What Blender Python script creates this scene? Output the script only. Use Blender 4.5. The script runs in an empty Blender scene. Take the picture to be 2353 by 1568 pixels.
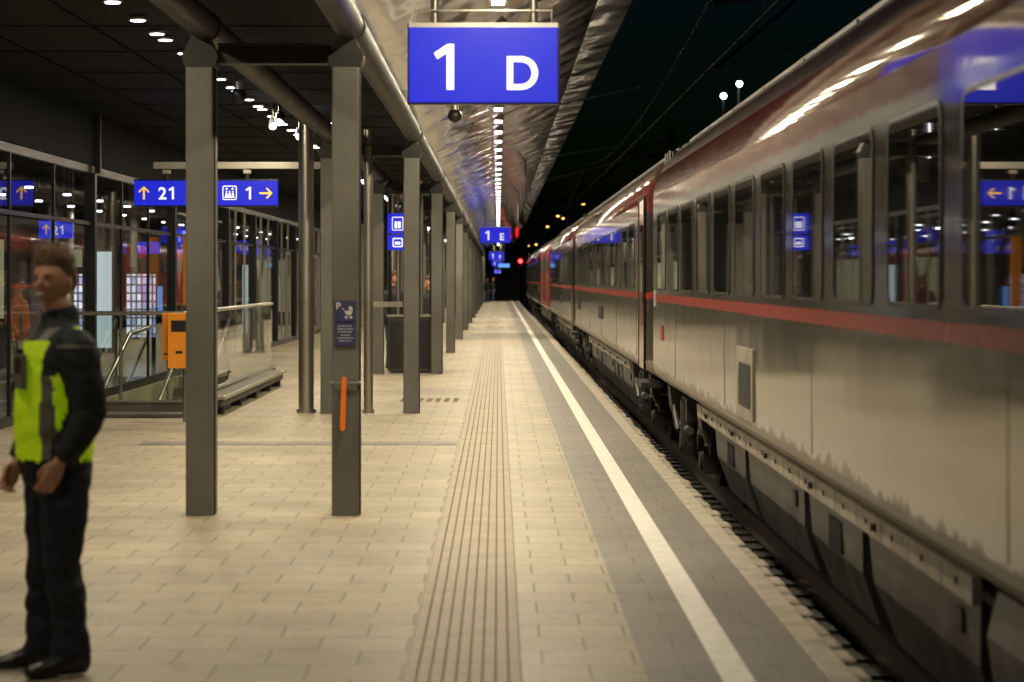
import bpy, bmesh, math, random
from mathutils import Vector, Matrix, Euler, noise
random.seed(7)
S=bpy.context.scene
COL=S.collection
S.view_settings.view_transform='Standard'
S.view_settings.look='None'
S.view_settings.exposure=0

# ------------------------------------------------------------ materials
def newmat(name):
    m=bpy.data.materials.new(name); m.use_nodes=True
    nt=m.node_tree; b=nt.nodes['Principled BSDF']
    return m,nt,b
def mat(name,col,rough=0.5,metal=0.0,emis=None,es=1.0,var=0.12,scale=3.0,bump=0.0,bscale=40,coat=0.0,stretch=None,spec=0.5,coatr=0.05):
    m,nt,b=newmat(name); N=nt.nodes; L=nt.links
    b.inputs['Roughness'].default_value=rough
    b.inputs['Metallic'].default_value=metal
    b.inputs['Specular IOR Level'].default_value=spec
    b.inputs['Coat Weight'].default_value=coat
    b.inputs['Coat Roughness'].default_value=coatr
    tc=N.new('ShaderNodeTexCoord'); mp=N.new('ShaderNodeMapping')
    L.new(tc.outputs['Object'],mp.inputs['Vector'])
    if stretch: mp.inputs['Scale'].default_value=stretch
    if var>0:
        nz=N.new('ShaderNodeTexNoise'); nz.inputs['Scale'].default_value=scale; nz.inputs['Detail'].default_value=6
        L.new(mp.outputs[0],nz.inputs['Vector'])
        cr=N.new('ShaderNodeValToRGB')
        cr.color_ramp.elements[0].position=0.3; cr.color_ramp.elements[1].position=0.7
        cr.color_ramp.elements[0].color=tuple(c*(1-var) for c in col)+(1,)
        cr.color_ramp.elements[1].color=tuple(min(1,c*(1+var)) for c in col)+(1,)
        L.new(nz.outputs['Fac'],cr.inputs[0]); L.new(cr.outputs[0],b.inputs['Base Color'])
        mr=N.new('ShaderNodeMapRange'); mr.inputs['To Min'].default_value=max(0.02,rough*0.8); mr.inputs['To Max'].default_value=min(1,rough*1.2)
        L.new(nz.outputs['Fac'],mr.inputs['Value']); L.new(mr.outputs[0],b.inputs['Roughness'])
    else:
        b.inputs['Base Color'].default_value=tuple(col)+(1,)
    if bump>0:
        n2=N.new('ShaderNodeTexNoise'); n2.inputs['Scale'].default_value=bscale; n2.inputs['Detail'].default_value=4
        L.new(mp.outputs[0],n2.inputs['Vector'])
        bp=N.new('ShaderNodeBump'); bp.inputs['Strength'].default_value=bump; bp.inputs['Distance'].default_value=0.02
        L.new(n2.outputs['Fac'],bp.inputs['Height']); L.new(bp.outputs[0],b.inputs['Normal'])
    if emis:
        b.inputs['Emission Color'].default_value=tuple(emis)+(1,)
        b.inputs['Emission Strength'].default_value=es
    return m
def paver(name,c1,c2,mortar,bw,rh,msize=0.006,rough=0.54):
    m,nt,b=newmat(name); N=nt.nodes; L=nt.links
    tc=N.new('ShaderNodeTexCoord')
    nd=N.new('ShaderNodeTexNoise'); nd.inputs['Scale'].default_value=2.5; nd.inputs['Detail'].default_value=2
    L.new(tc.outputs['Object'],nd.inputs['Vector'])
    vm=N.new('ShaderNodeVectorMath'); vm.operation='MULTIPLY_ADD'; vm.inputs[1].default_value=(.018,.018,0)
    L.new(nd.outputs['Color'],vm.inputs[0]); L.new(tc.outputs['Object'],vm.inputs[2])
    br=N.new('ShaderNodeTexBrick'); br.offset=0.5
    br.inputs['Scale'].default_value=1; br.inputs['Brick Width'].default_value=bw; br.inputs['Row Height'].default_value=rh
    br.inputs['Mortar Size'].default_value=msize; br.inputs['Mortar Smooth'].default_value=0.4
    br.inputs['Color1'].default_value=c1+(1,); br.inputs['Color2'].default_value=c2+(1,); br.inputs['Mortar'].default_value=mortar+(1,)
    L.new(vm.outputs[0],br.inputs['Vector'])
    def mul(src,sc,det,fmin,fmax,tmin,tmax):
        nz=N.new('ShaderNodeTexNoise'); nz.inputs['Scale'].default_value=sc; nz.inputs['Detail'].default_value=det; nz.inputs['Roughness'].default_value=0.65
        L.new(tc.outputs['Object'],nz.inputs['Vector'])
        mr=N.new('ShaderNodeMapRange'); mr.inputs['From Min'].default_value=fmin; mr.inputs['From Max'].default_value=fmax
        mr.inputs['To Min'].default_value=tmin; mr.inputs['To Max'].default_value=tmax
        L.new(nz.outputs['Fac'],mr.inputs['Value'])
        mx=N.new('ShaderNodeMix'); mx.data_type='RGBA'; mx.blend_type='MULTIPLY'; mx.inputs['Factor'].default_value=1
        L.new(src,mx.inputs['A']); L.new(mr.outputs[0],mx.inputs['B']); return mx.outputs['Result'],nz
    o,nz=mul(br.outputs['Color'],.55,8,.25,.75,.55,1.2)
    o,_=mul(o,60,3,0,1,.78,1.22)
    o,_=mul(o,7,5,.35,.45,.78,1.0)
    L.new(o,b.inputs['Base Color'])
    bp=N.new('ShaderNodeBump'); bp.inputs['Strength'].default_value=0.4; bp.inputs['Distance'].default_value=0.008; bp.invert=True
    L.new(br.outputs['Fac'],bp.inputs['Height']); L.new(bp.outputs[0],b.inputs['Normal'])
    rr=N.new('ShaderNodeMapRange'); rr.inputs['To Min'].default_value=rough-.14; rr.inputs['To Max'].default_value=rough+.14
    L.new(nz.outputs['Fac'],rr.inputs['Value']); L.new(rr.outputs[0],b.inputs['Roughness'])
    return m
def glassmat(name,tint,mul=.9,add=0.05,rough=0.02):
    m=bpy.data.materials.new(name); m.use_nodes=True
    nt=m.node_tree; N=nt.nodes; L=nt.links; N.remove(N['Principled BSDF'])
    out=N['Material Output']
    tr=N.new('ShaderNodeBsdfTransparent'); tr.inputs['Color'].default_value=tuple(tint)+(1,)
    gl=N.new('ShaderNodeBsdfGlossy'); gl.inputs['Roughness'].default_value=rough
    lw=N.new('ShaderNodeLayerWeight'); lw.inputs['Blend'].default_value=.5
    pw=N.new('ShaderNodeMath'); pw.operation='POWER'; pw.inputs[1].default_value=5
    L.new(lw.outputs['Facing'],pw.inputs[0])
    ma=N.new('ShaderNodeMath'); ma.operation='MULTIPLY_ADD'; ma.use_clamp=True
    ma.inputs[1].default_value=mul; ma.inputs[2].default_value=add
    L.new(pw.outputs[0],ma.inputs[0])
    mx=N.new('ShaderNodeMixShader'); L.new(ma.outputs[0],mx.inputs[0]); L.new(tr.outputs[0],mx.inputs[1]); L.new(gl.outputs[0],mx.inputs[2])
    L.new(mx.outputs[0],out.inputs['Surface'])
    return m

M={}
M['paver']=paver('platform_paving',(.40,.34,.24),(.325,.275,.195),(.13,.108,.078),0.4,0.4)
M['paverg']=paver('grey_paving',(.22,.20,.175),(.18,.165,.145),(.09,.08,.068),0.4,0.4)
M['tact']=mat('tactile_slab',(.36,.295,.22),0.6,var=.18,scale=3,bump=.2,bscale=90)
M['tactd']=mat('tactile_groove',(.15,.12,.09),0.8,var=.2,scale=6)
M['white']=mat('white_paint',(.80,.78,.74),0.55,var=.12,scale=9,bump=.1,bscale=80)
M['coping']=mat('coping_concrete',(.40,.355,.29),0.7,var=.25,scale=5,bump=.3,bscale=60)
M['conc']=mat('dark_concrete',(.08,.075,.07),0.85,var=.25,scale=3,bump=.4,bscale=30)
M['sleep']=mat('sleeper_shaded',(.018,.017,.015),0.9,var=.25,scale=3,bump=.4,bscale=30)  # shade of the track gap is put into this near-black colour
M['stone']=mat('edge_block',(.36,.32,.26),0.85,var=.3,scale=8,bump=.5,bscale=40)
M['ballast']=mat('ballast_gravel',(.016,.015,.013),0.95,var=.5,scale=14,bump=1.0,bscale=22)
M['rail']=mat('rail_steel',(.04,.03,.025),0.6,metal=.3,var=.2)
M['col']=mat('column_paint',(.125,.120,.104),0.42,metal=.0,var=.2,scale=1.6,bump=.05,bscale=60)
M['cold']=mat('column_dark',(.03,.03,.028),0.5,var=.10,scale=2,spec=.3)
M['beam']=mat('beam_paint',(.03,.029,.027),0.5,var=.12,scale=2,spec=.25)
M['ceil']=mat('dark_ceiling',(.012,.014,.015),0.75,var=.25,scale=.6,spec=.06)
M['seam']=mat('ceiling_seam',(.004,.004,.004),0.8,var=0,spec=.05)
M['steel']=mat('brushed_steel',(.40,.38,.33),0.32,metal=.9,var=.1,scale=5,stretch=(1,1,.2))
M['alu']=mat('pale_aluminium',(.45,.43,.38),0.4,metal=.5,var=.06)
M['black']=mat('black_plastic',(.015,.015,.016),0.45,var=.1)
M['frame']=mat('dark_frame',(.02,.02,.022),0.4,metal=.3,var=.1)
M['dark']=mat('dark_cladding',(.022,.02,.018),0.7,var=.2,scale=1)
M['cab']=mat('cabinet_steel',(.06,.06,.056),0.4,metal=.5,var=.12)
M['blue']=mat('sign_blue',(.005,.008,.08),0.45,emis=(.013,.018,.60),es=1.0,var=0,spec=.3)
M['bluedim']=mat('sign_blue_dim',(.01,.02,.2),0.35,emis=(.02,.04,.80),es=1.1,var=0)
M['lett']=mat('sign_white',(.5,.5,.5),0.4,emis=(.85,.88,.95),es=.9,var=0)
M['yel']=mat('sign_yellow',(.6,.35,.03),0.4,emis=(1,.55,.03),es=.9,var=0)
M['plq']=mat('plaque_navy',(.04,.04,.11),0.4,var=.05)
M['plqw']=mat('plaque_white',(.5,.5,.52),0.5,var=0)
M['orange']=mat('orange_paint',(.85,.30,.015),0.4,var=.05,coat=.3)
M['strap']=mat('orange_strap',(.9,.2,.02),0.5,var=.05)
M['lamp']=mat('lamp_face',(.9,.9,.9),0.5,emis=(.92,.90,1),es=14,var=0)
M['lampf']=mat('lamp_face_far',(.9,.9,.9),0.5,emis=(.92,.92,1),es=9,var=0)
M['red']=mat('signal_red',(.5,.01,.01),0.5,emis=(1,.03,.03),es=12,var=0)
M['sodium']=mat('sodium_lamp',(.8,.4,.1),0.5,emis=(1,.5,.12),es=6,var=0)
M['flood']=mat('floodlight_lens',(.8,.8,.9),0.5,emis=(.9,.95,1),es=30,var=0)
M['gls']=glassmat('facade_glass',(.85,.88,.87),1.0,.06)
M['bal']=glassmat('balustrade_glass',(.74,.82,.77),.9,.07)
M['disp']=mat('display',(.1,.2,.4),0.4,emis=(.12,.35,.9),es=1.2,var=0)

def soffit(name,c1,c2,rough,bw=1.03):
    m,nt,b=newmat(name); N=nt.nodes; L=nt.links
    b.inputs['Metallic'].default_value=.9
    tc=N.new('ShaderNodeTexCoord')
    br=N.new('ShaderNodeTexBrick'); br.offset=0; br.inputs['Scale'].default_value=1
    br.inputs['Brick Width'].default_value=bw; br.inputs['Row Height'].default_value=.62; br.inputs['Mortar Size'].default_value=.008
    br.inputs['Color1'].default_value=c1+(1,); br.inputs['Color2'].default_value=c2+(1,); br.inputs['Mortar'].default_value=(.03,.027,.022,1)
    L.new(tc.outputs['Object'],br.inputs['Vector']); L.new(br.outputs['Color'],b.inputs['Base Color'])
    mp=N.new('ShaderNodeMapping'); mp.inputs['Scale'].default_value=(2.6,.8,1)
    L.new(tc.outputs['Object'],mp.inputs['Vector'])
    nz=N.new('ShaderNodeTexNoise'); nz.inputs['Scale'].default_value=.9; nz.inputs['Detail'].default_value=1
    L.new(mp.outputs[0],nz.inputs['Vector'])
    ad=N.new('ShaderNodeMath'); ad.operation='MULTIPLY_ADD'; ad.inputs[1].default_value=.04
    sep=N.new('ShaderNodeSeparateColor'); L.new(br.outputs['Color'],sep.inputs[0]); L.new(sep.outputs[0],ad.inputs[0]); L.new(nz.outputs['Fac'],ad.inputs[2])
    bp=N.new('ShaderNodeBump'); bp.inputs['Strength'].default_value=.45; bp.inputs['Distance'].default_value=.08
    L.new(ad.outputs[0],bp.inputs['Height'])
    L.new(bp.outputs[0],b.inputs['Normal'])
    b.inputs['Roughness'].default_value=rough
    return m
M['soffit']=soffit('soffit_panels',(.37,.315,.25),(.20,.17,.135),.12)
M['fascia']=soffit('canopy_fascia',(.055,.046,.036),(.03,.026,.02),.08,5)

def trainlow():
    m,nt,b=newmat('train_lower_paint'); N=nt.nodes; L=nt.links
    tc=N.new('ShaderNodeTexCoord'); sp=N.new('ShaderNodeSeparateXYZ'); L.new(tc.outputs['Object'],sp.inputs[0])
    mp=N.new('ShaderNodeMapping'); mp.inputs['Scale'].default_value=(1,1.6,.35); L.new(tc.outputs['Object'],mp.inputs['Vector'])
    nz=N.new('ShaderNodeTexNoise'); nz.inputs['Scale'].default_value=3.2; nz.inputs['Detail'].default_value=8; nz.inputs['Roughness'].default_value=.75
    L.new(mp.outputs[0],nz.inputs['Vector'])
    ma=N.new('ShaderNodeMath'); ma.operation='MULTIPLY_ADD'; ma.inputs[1].default_value=-.42
    L.new(nz.outputs['Fac'],ma.inputs[0]); L.new(sp.outputs['Z'],ma.inputs[2])
    mr=N.new('ShaderNodeMapRange'); mr.inputs['From Min'].default_value=.455; mr.inputs['From Max'].default_value=.475
    mr.inputs['To Min'].default_value=.85; mr.inputs['To Max'].default_value=0
    L.new(ma.outputs[0],mr.inputs['Value'])
    mr2=N.new('ShaderNodeMapRange'); mr2.inputs['From Min'].default_value=.45; mr2.inputs['From Max'].default_value=1.0
    mr2.inputs['To Min'].default_value=.14; mr2.inputs['To Max'].default_value=0
    L.new(ma.outputs[0],mr2.inputs['Value'])
    ad=N.new('ShaderNodeMath'); ad.operation='MAXIMUM'; L.new(mr.outputs[0],ad.inputs[0]); L.new(mr2.outputs[0],ad.inputs[1])
    mx=N.new('ShaderNodeMix'); mx.data_type='RGBA'
    mx.inputs['A'].default_value=(.060,.054,.045,1); mx.inputs['B'].default_value=(.36,.31,.25,1)
    L.new(ad.outputs[0],mx.inputs['Factor']); L.new(mx.outputs['Result'],b.inputs['Base Color'])
    r=N.new('ShaderNodeMapRange'); r.inputs['To Min'].default_value=.09; r.inputs['To Max'].default_value=.6
    L.new(ad.outputs[0],r.inputs['Value']); L.new(r.outputs[0],b.inputs['Roughness'])
    n2=N.new('ShaderNodeTexNoise'); n2.inputs['Scale'].default_value=1.3; n2.inputs['Detail'].default_value=1
    L.new(tc.outputs['Object'],n2.inputs['Vector'])
    bp=N.new('ShaderNodeBump'); bp.inputs['Strength'].default_value=.10; bp.inputs['Distance'].default_value=.03
    L.new(n2.outputs['Fac'],bp.inputs['Height']); L.new(bp.outputs[0],b.inputs['Normal'])
    b.inputs['Specular IOR Level'].default_value=.9
    return m
M['tlow']=trainlow()
M['tband']=mat('train_window_band',(.042,.041,.035),.08,var=.06,scale=1,bump=.05,bscale=1.2,spec=.8)
M['tstripe']=mat('train_red_stripe',(.42,.04,.026),.2,var=.08)
M['tred']=mat('train_upper_red',(.14,.033,.026),.07,var=.08,bump=.10,bscale=1.6,spec=.6)
M['tdoor']=mat('train_door_red',(.20,.03,.022),.15,var=.08,spec=.6)
M['troof']=mat('train_roof_grey',(.05,.046,.041),.5,var=.2,scale=1.5,bump=.1)
M['troofd']=mat('train_cantrail',(.05,.026,.022),.16,var=.1,scale=1.5,spec=.5)
M['tglass']=mat('train_glass',(.010,.011,.010),.02,var=0,spec=.9)
M['rub']=mat('window_rubber',(.035,.035,.031),.4,var=.05)
M['rubd']=mat('dark_rubber',(.012,.012,.012),.5,var=.1)
M['sole']=mat('solebar_paint',(.32,.28,.23),.6,var=.3,scale=5)
M['skirt']=mat('underframe_grey',(.075,.07,.065),.45,var=.4,scale=3)
M['bog']=mat('bogie_black',(.028,.025,.022),.55,metal=.3,var=.3,scale=5)
M['bsteel']=mat('damper_steel',(.12,.11,.10),.4,metal=.6,var=.2,scale=5)
M['locored']=mat('loco_red',(.36,.03,.02),.22,var=.06)

# ------------------------------------------------------------ mesh builder
class MB:
    def __init__(s): s.v=[];s.f=[];s.fm=[];s.sm=[];s.mats=[]
    def mi(s,k):
        if k not in s.mats: s.mats.append(k)
        return s.mats.index(k)
    def add(s,vs,fs,k,smooth=False):
        o=len(s.v); s.v+= [tuple(v) for v in vs]
        i=s.mi(k)
        for f in fs: s.f.append([o+a for a in f]); s.fm.append(i); s.sm.append(smooth)
    def box(s,x0,x1,y0,y1,z0,z1,k):
        s.add([(x0,y0,z0),(x1,y0,z0),(x1,y1,z0),(x0,y1,z0),(x0,y0,z1),(x1,y0,z1),(x1,y1,z1),(x0,y1,z1)],
              [(0,3,2,1),(4,5,6,7),(0,1,5,4),(1,2,6,5),(2,3,7,6),(3,0,4,7)],k)
    def cyl(s,p0,p1,r0,k,r1=None,seg=16,caps=True):
        r1=r0 if r1 is None else r1
        p0=Vector(p0);p1=Vector(p1); t=(p1-p0).normalized()
        u=t.cross(Vector((0,0,1)) if abs(t.z)<.9 else Vector((1,0,0))).normalized(); w=t.cross(u)
        vs=[];fs=[]
        for p,r in((p0,r0),(p1,r1)):
            for i in range(seg):
                a=2*math.pi*i/seg; vs.append(p+u*math.cos(a)*r+w*math.sin(a)*r)
        for i in range(seg): fs.append((i,(i+1)%seg,seg+(i+1)%seg,seg+i))
        s.add(vs,fs,k,True)
        if caps:
            s.add(vs[:seg],[tuple(range(seg))[::-1]],k); s.add(vs[seg:],[tuple(range(seg))],k)
    def poly(s,pts,y,k,t=.004):
        n=len(pts)
        vs=[(p[0],y,p[1]) for p in pts]+[(p[0],y+t,p[1]) for p in pts]
        fs=[tuple(range(n)),tuple(range(2*n-1,n-1,-1))]+[(i,n+i,n+(i+1)%n,(i+1)%n) for i in range(n)]
        s.add(vs,fs,k)
    def prismy(s,pts,y0,y1,k,smooth=False):
        n=len(pts)
        vs=[(p[0],y0,p[1]) for p in pts]+[(p[0],y1,p[1]) for p in pts]
        s.add(vs,[(i,n+i,n+(i+1)%n,(i+1)%n) for i in range(n)],k,smooth)
        s.add(vs,[tuple(range(n)),tuple(range(2*n-1,n-1,-1))],k)
    def sph(s,c,r,k,seg=12):
        vs=[];fs=[];R=seg//2
        rr=r if hasattr(r,'__len__') else (r,r,r)
        for j in range(R+1):
            th=math.pi*j/R
            for i in range(seg):
                a=2*math.pi*i/seg
                vs.append((c[0]+rr[0]*math.sin(th)*math.cos(a),c[1]+rr[1]*math.sin(th)*math.sin(a),c[2]+rr[2]*math.cos(th)))
        for j in range(R):
            for i in range(seg): fs.append((j*seg+i,(j+1)*seg+i,(j+1)*seg+(i+1)%seg,j*seg+(i+1)%seg))
        s.add(vs,fs,k,True)
    def build(s,name,bevel=0,parent=None,loc=None):
        me=bpy.data.meshes.new(name); me.from_pydata(s.v,[],s.f)
        for k in s.mats: me.materials.append(M[k])
        me.polygons.foreach_set('material_index',s.fm); me.polygons.foreach_set('use_smooth',s.sm); me.update()
        bm=bmesh.new(); bm.from_mesh(me); bmesh.ops.recalc_face_normals(bm,faces=bm.faces); bm.to_mesh(me); bm.free()
        ob=bpy.data.objects.new(name,me); COL.objects.link(ob)
        if bevel:
            b=ob.modifiers.new('bevel','BEVEL'); b.width=bevel; b.segments=2; b.limit_method='ANGLE'; b.angle_limit=math.radians(40)
        if parent: ob.parent=parent
        if loc: ob.location=loc
        return ob
def empty(name,loc=(0,0,0),rot=0):
    e=bpy.data.objects.new(name,None); COL.objects.link(e); e.location=loc; e.rotation_euler=(0,0,rot); e.empty_display_size=.1
    return e
def text(body,x,y,z,size,k,parent,name='lettering',align='LEFT',off=.01):
    c=bpy.data.curves.new(name,'FONT'); c.body=body; c.size=size; c.extrude=.002; c.offset=off*size
    c.align_x=align; c.materials.append(M[k])
    o=bpy.data.objects.new(name,c); COL.objects.link(o); o.location=(x,y,z)
    o.rotation_euler=(math.radians(90),0,0)
    o.parent=parent
    return o
def one(x,y,z,h,k,parent):
    P=[(.44,1),(.30,1),(0,.80),(.075,.665),(.275,.79),(.275,0),(.44,0)]
    a=MB(); a.poly([(x+p[0]*h,z+p[1]*h) for p in P],y-.002,k); return a.build('numeral_one',parent=parent)
def arealight(name,loc,sx,sy,power,col,parent=None,rot=None):
    l=bpy.data.lights.new(name,'AREA'); l.shape='RECTANGLE'; l.size=sx; l.size_y=sy; l.energy=power; l.color=col
    o=bpy.data.objects.new(name,l); COL.objects.link(o); o.location=loc
    if rot: o.rotation_euler=rot
    if parent: o.parent=parent
    return o

# ------------------------------------------------------------ ground & platform
g=MB(); g.add([(-900,-60,-.95),(900,-60,-.95),(900,1800,-.95),(-900,1800,-.95)],[(0,1,2,3)],'ballast'); g.build('ground')
g=MB(); g.box(1.3,9,-8,400,-.94,-.74,'ballast'); g.build('ballast_track_bed')
PEND=180
p=MB()
HX0,HX1,HY0,HY1=-5.40,-3.93,29.75,41.0
for a in [(HX1,1.36,-8,PEND),(-14,HX1,-8,HY0),(-14,HX1,HY1,PEND),(-14,HX0,HY0,HY1)]:
    p.box(a[0],a[1],a[2],a[3],-.9,0,'paver')
p.build('platform')
p=MB(); p.add([(.62,-8,.004),(1.36,-8,.004),(1.36,PEND,.004),(.62,PEND,.004)],[(0,1,2,3)],'paverg'); p.build('platform_edge_paving')
p=MB(); p.add([(.921,-8,.009),(1.055,-8,.009),(1.055,PEND,.009),(.921,PEND,.009)],[(0,1,2,3)],'white'); p.build('white_safety_line')
p=MB()
yy=-8
while yy<PEND-1:
    p.box(1.362,1.485,yy+.004,yy+.996,-.14,.012,'coping'); yy+=1
p.build('platform_edge_coping',bevel=.008)
p=MB()
p.add([(-.394,-8,.003),(.098,-8,.003),(.098,PEND,.003),(-.394,PEND,.003)],[(0,1,2,3)],'tactd')
n=9; w=.492/n
for i in range(n):
    x=-.394+i*w; yy=-8
    while yy<60:
        p.box(x+.005,x+w-.005,yy+.002,yy+.798,.001,.009,'tact'); yy+=.8
    p.box(x+.005,x+w-.005,yy,PEND,.001,.009,'tact')
p.build('tactile_paving_strip')
p=MB()
p.add([(-3.6,24.1,.004),(-.42,24.1,.004),(-.42,24.6,.004),(-3.6,24.6,.004)],[(0,1,2,3)],'paverg')
p.build('drain_paving_band')
p=MB()
for i in range(7):
    for j in range(5):
        cx=-1.3+i*.12; cy=32.6+j*.22
        p.cyl((cx,cy,.001),(cx,cy,.008),.035,'tact',seg=8)
p.build('tactile_warning_field')
p=MB(); yy=5
while yy<110:
    l=.31+random.uniform(-.04,.04); d=random.uniform(-.012,.012)
    p.box(1.487,1.60+d,yy,yy+l,-.24,-.035+random.uniform(-.012,.008),'stone'); yy+=l+.08
p.build('platform_edge_blocks',bevel=.03)
p=MB(); p.box(-40,1.2,PEND+.5,PEND+1,-.9,.1,'conc'); p.build('platform_end_wall')
for cx in (3.16,):
    for sgn in(-1,1):
        r=MB(); x=cx+sgn*.75
        r.box(x-.036,x+.036,-8,400,-.60,-.55,'rail'); r.box(x-.01,x+.01,-8,400,-.69,-.60,'rail'); r.box(x-.07,x+.07,-8,400,-.71,-.69,'rail'); r.build('rail')
r=MB()
for i in range(300): r.box(1.9,4.42,-6+i*.62,-5.74+i*.62,-.76,-.715,'sleep')
r.build('sleepers')
st=MB(); n=20
for i in range(n):
    y1=HY1-.3-i*.5; z=-.16*(i+1)
    st.box(HX0+.02,HX1-.02,y1-.5,y1,z-.2,z,'conc')
st.box(HX0-.1,HX1+.1,HY0-.1,HY1,-4,-3.6,'conc')
st.build('staircase')

# ------------------------------------------------------------ columns
ys=[16.9,29.7,42,54,66,78,90,102,114,126,138,150,162,174]
def column(x0,y):
    c=MB(); w=.19; d=.30
    c.box(x0,x0+w,y,y+d,-.02,3.14,'col')
    c.box(x0-.004,x0+w+.012,y+.06,y+.085,0,3.14,'cold')
    pts=[(x0-.01,3.14),(x0+w+.01,3.14),(x0+w+.035,3.22),(x0+w-.01,3.30),(x0+w-.04,3.36),(x0+.04,3.36),(x0+.01,3.30),(x0-.035,3.22)]
    c.prismy(pts,y+.02,y+d-.02,'cold')
    return c.build('steel_column',bevel=.012)
for y in ys:
    column(-2.186,y); column(-1.165,y)
    b=MB(); b.box(-1.97,-1.18,y+.08,y+.22,3.17,3.29,'cold'); b.box(-1.97,-1.18,y+.04,y+.26,3.292,3.31,'cold'); b.build('cross_beam',bevel=.006)
for x in(-1.05,-2.07):
    b=MB(); b.cyl((x,-6,3.44),(x,PEND-2,3.44),.105,'beam',seg=24); 
    for y in ys: b.cyl((x,y+.1,3.44),(x,y+.2,3.44),.118,'cold',seg=24)
    b.build('canopy_tube_beam')
def roundpost(x,y,r,top,name='round_post'):
    c=MB(); c.cyl((x,y,0),(x,y,top),r,'steel',seg=28)
    c.cyl((x,y,0),(x,y,.05),r*1.28,'steel',seg=28)
    for z in(1.33,1.36,.92): c.cyl((x,y,z),(x,y,z+.012+(.05 if z==1.33 else 0)),r*1.08,'steel',seg=28)
    c.build(name)
roundpost(-2.375,29.9,.095,3.6); roundpost(-1.60,29.8,.058,3.5)
roundpost(-2.375,54,.095,3.6); roundpost(-2.375,78,.095,3.6)

# ------------------------------------------------------------ canopy
def sz(x): return 3.70+.39*(x+1.05)
c=MB()
c.add([(-1.05,-6,sz(-1.05)),(1.0,-6,sz(1.0)),(1.0,PEND-2,sz(1.0)),(-1.05,PEND-2,sz(-1.05))],[(0,1,2,3)],'soffit')
c.prismy([(1.016,sz(1.0)+.012),(1.40,4.56),(1.42,4.72),(1.016,4.74)],-6,PEND-2,'fascia')
c.box(-1.07,1.0,-6,PEND-2,4.76,4.8,'dark')
c.prismy([(-1.10,3.55),(-1.055,3.55),(-1.055,3.72),(-1.10,3.90)],-6,PEND-2,'cold')
c.build('platform_canopy')
c=MB()
c.box(-14,-1.11,-6,PEND-2,3.9,3.95,'ceil')
y=-5
while y<PEND-3:
    c.box(-14,-1.12,y,y+.03,3.893,3.899,'seam'); y+=2.4
for x in(-2.6,-3.6,-4.6): c.box(x-.012,x+.012,-6,PEND-3,3.885,3.892,'seam')
c.build('waiting_area_ceiling')

WARM=(1,.85,.58)
f=MB(); xz=sz(0)
y=10.2; pos=[]
while y<PEND-4:
    f.box(-.085,.085,y-.42,y+.42,xz-.035,xz+.03,'alu')
    f.box(-.055,.055,y-.3,y+.3,xz-.042,xz-.036,'lamp' if y<70 else 'lampf')
    pos.append(y); y+=2.7
root=f.build('linear_ceiling_lights')
for i,y in enumerate(pos):
    if y<62: arealight('light_tube',(0,y,xz-.048),.11,.6,(16 if i<1 else 40 if i<2 else 78),WARM,root)
    elif i%4==0: arealight('light_tube',(0,y,xz-.048),.11,.8,(230 if y<120 else 140),WARM,root)
f=MB(); y=6.5; pos=[]
while y<PEND-6:
    for dy in(0,.55,1.9):
        f.cyl((-3.07,y+dy,3.86),(-3.07,y+dy,3.884),.08,'alu',seg=16)
        f.cyl((-3.07,y+dy,3.853),(-3.07,y+dy,3.859),.06,'lamp',seg=16)
    pos.append(y); y+=3.05
root=f.build('ceiling_downlights')
for i,y in enumerate(pos):
    if y<62: arealight('downlight_glow',(-3.07,y+.0,3.848),.12,.12,(26 if i<1 else 24 if i<2 else 34 if i<3 else 52),WARM,root)
    elif i%3==0: arealight('downlight_glow',(-3.07,y,3.848),.12,.12,130,WARM,root)
f=MB()
for (x,y) in((-2.75,30.4),(-2.9,31.2),(-2.75,33.5)):
    f.cyl((x,y,3.89),(x,y,3.7),.02,'black',seg=8); f.cyl((x,y-.1,3.62),(x,y+.08,3.72),.06,'black',seg=12); f.cyl((x,y-.104,3.618),(x,y-.108,3.616),.045,'lamp',seg=12)
f.build('ceiling_spotlights')
for (x,y,z) in((-.55,30.5,sz(-.55)-.02),(-2.9,27,3.86)):
    f=MB(); f.cyl((x,y,z),(x,y,z-.12),.05,'alu',seg=14); f.sph((x,y,z-.16),.09,'black',14); f.build('dome_camera')

# ------------------------------------------------------------ platform signs
def psign(y,letter,sc=1.0,dz=0):
    e=empty('platform_sign',(0,y,0))
    b=MB(); W0,W1=-.616*sc,.410*sc; z0,z1=2.878+dz,3.395+dz
    if sc!=1: z1=z0+.517*sc
    b.box(W0,W1,-.0,.13,z0,z1,'blue')
    b.box(W0-.004,W1+.004,.02,.11,z1+.001,z1+.035,'alu')
    b.box(W0-.005,W1+.005,.012,.118,z0-.012,z0-.001,'frame')
    for s_ in(W0-.012,W1+.0015): b.box(s_,s_+.010,.01,.12,z0-.012,z1+.03,'frame')
    for x in(-.44*sc,.245*sc): b.cyl((x,.065,z1+.03),(x,.065,sz(x)+.0),.027,'steel',seg=12)
    for x in(W0+.04,W1-.04): b.cyl((x,.02,z1+.03),(x,.02,z1+.13),.006,'steel',seg=6)
    b.cyl((W0+.04,.02,z1+.12),(W1-.04,.02,z1+.12),.006,'steel',seg=6)
    b.build('sign_box',parent=e,bevel=.004)
    one(-.445*sc,-.004,z0+.085*sc,.318*sc,'lett',e)
    text(letter,.04*sc,-.006,z0+.09*sc,.325*sc,'lett',e,off=.018)
psign(16.7,'D'); psign(82,'E'); psign(158,'F'); psign(172,'G',.75,-.35); psign(176,'H',.5,-.85)
d=MB(); d.box(-.05,.75,150,150.2,2.32,2.62,'frame'); d.box(0,.70,149.98,149.999,2.36,2.58,'disp'); d.cyl((.35,150.1,2.6),(.35,150.1,4.1),.03,'steel'); d.build('departure_display')
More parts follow.
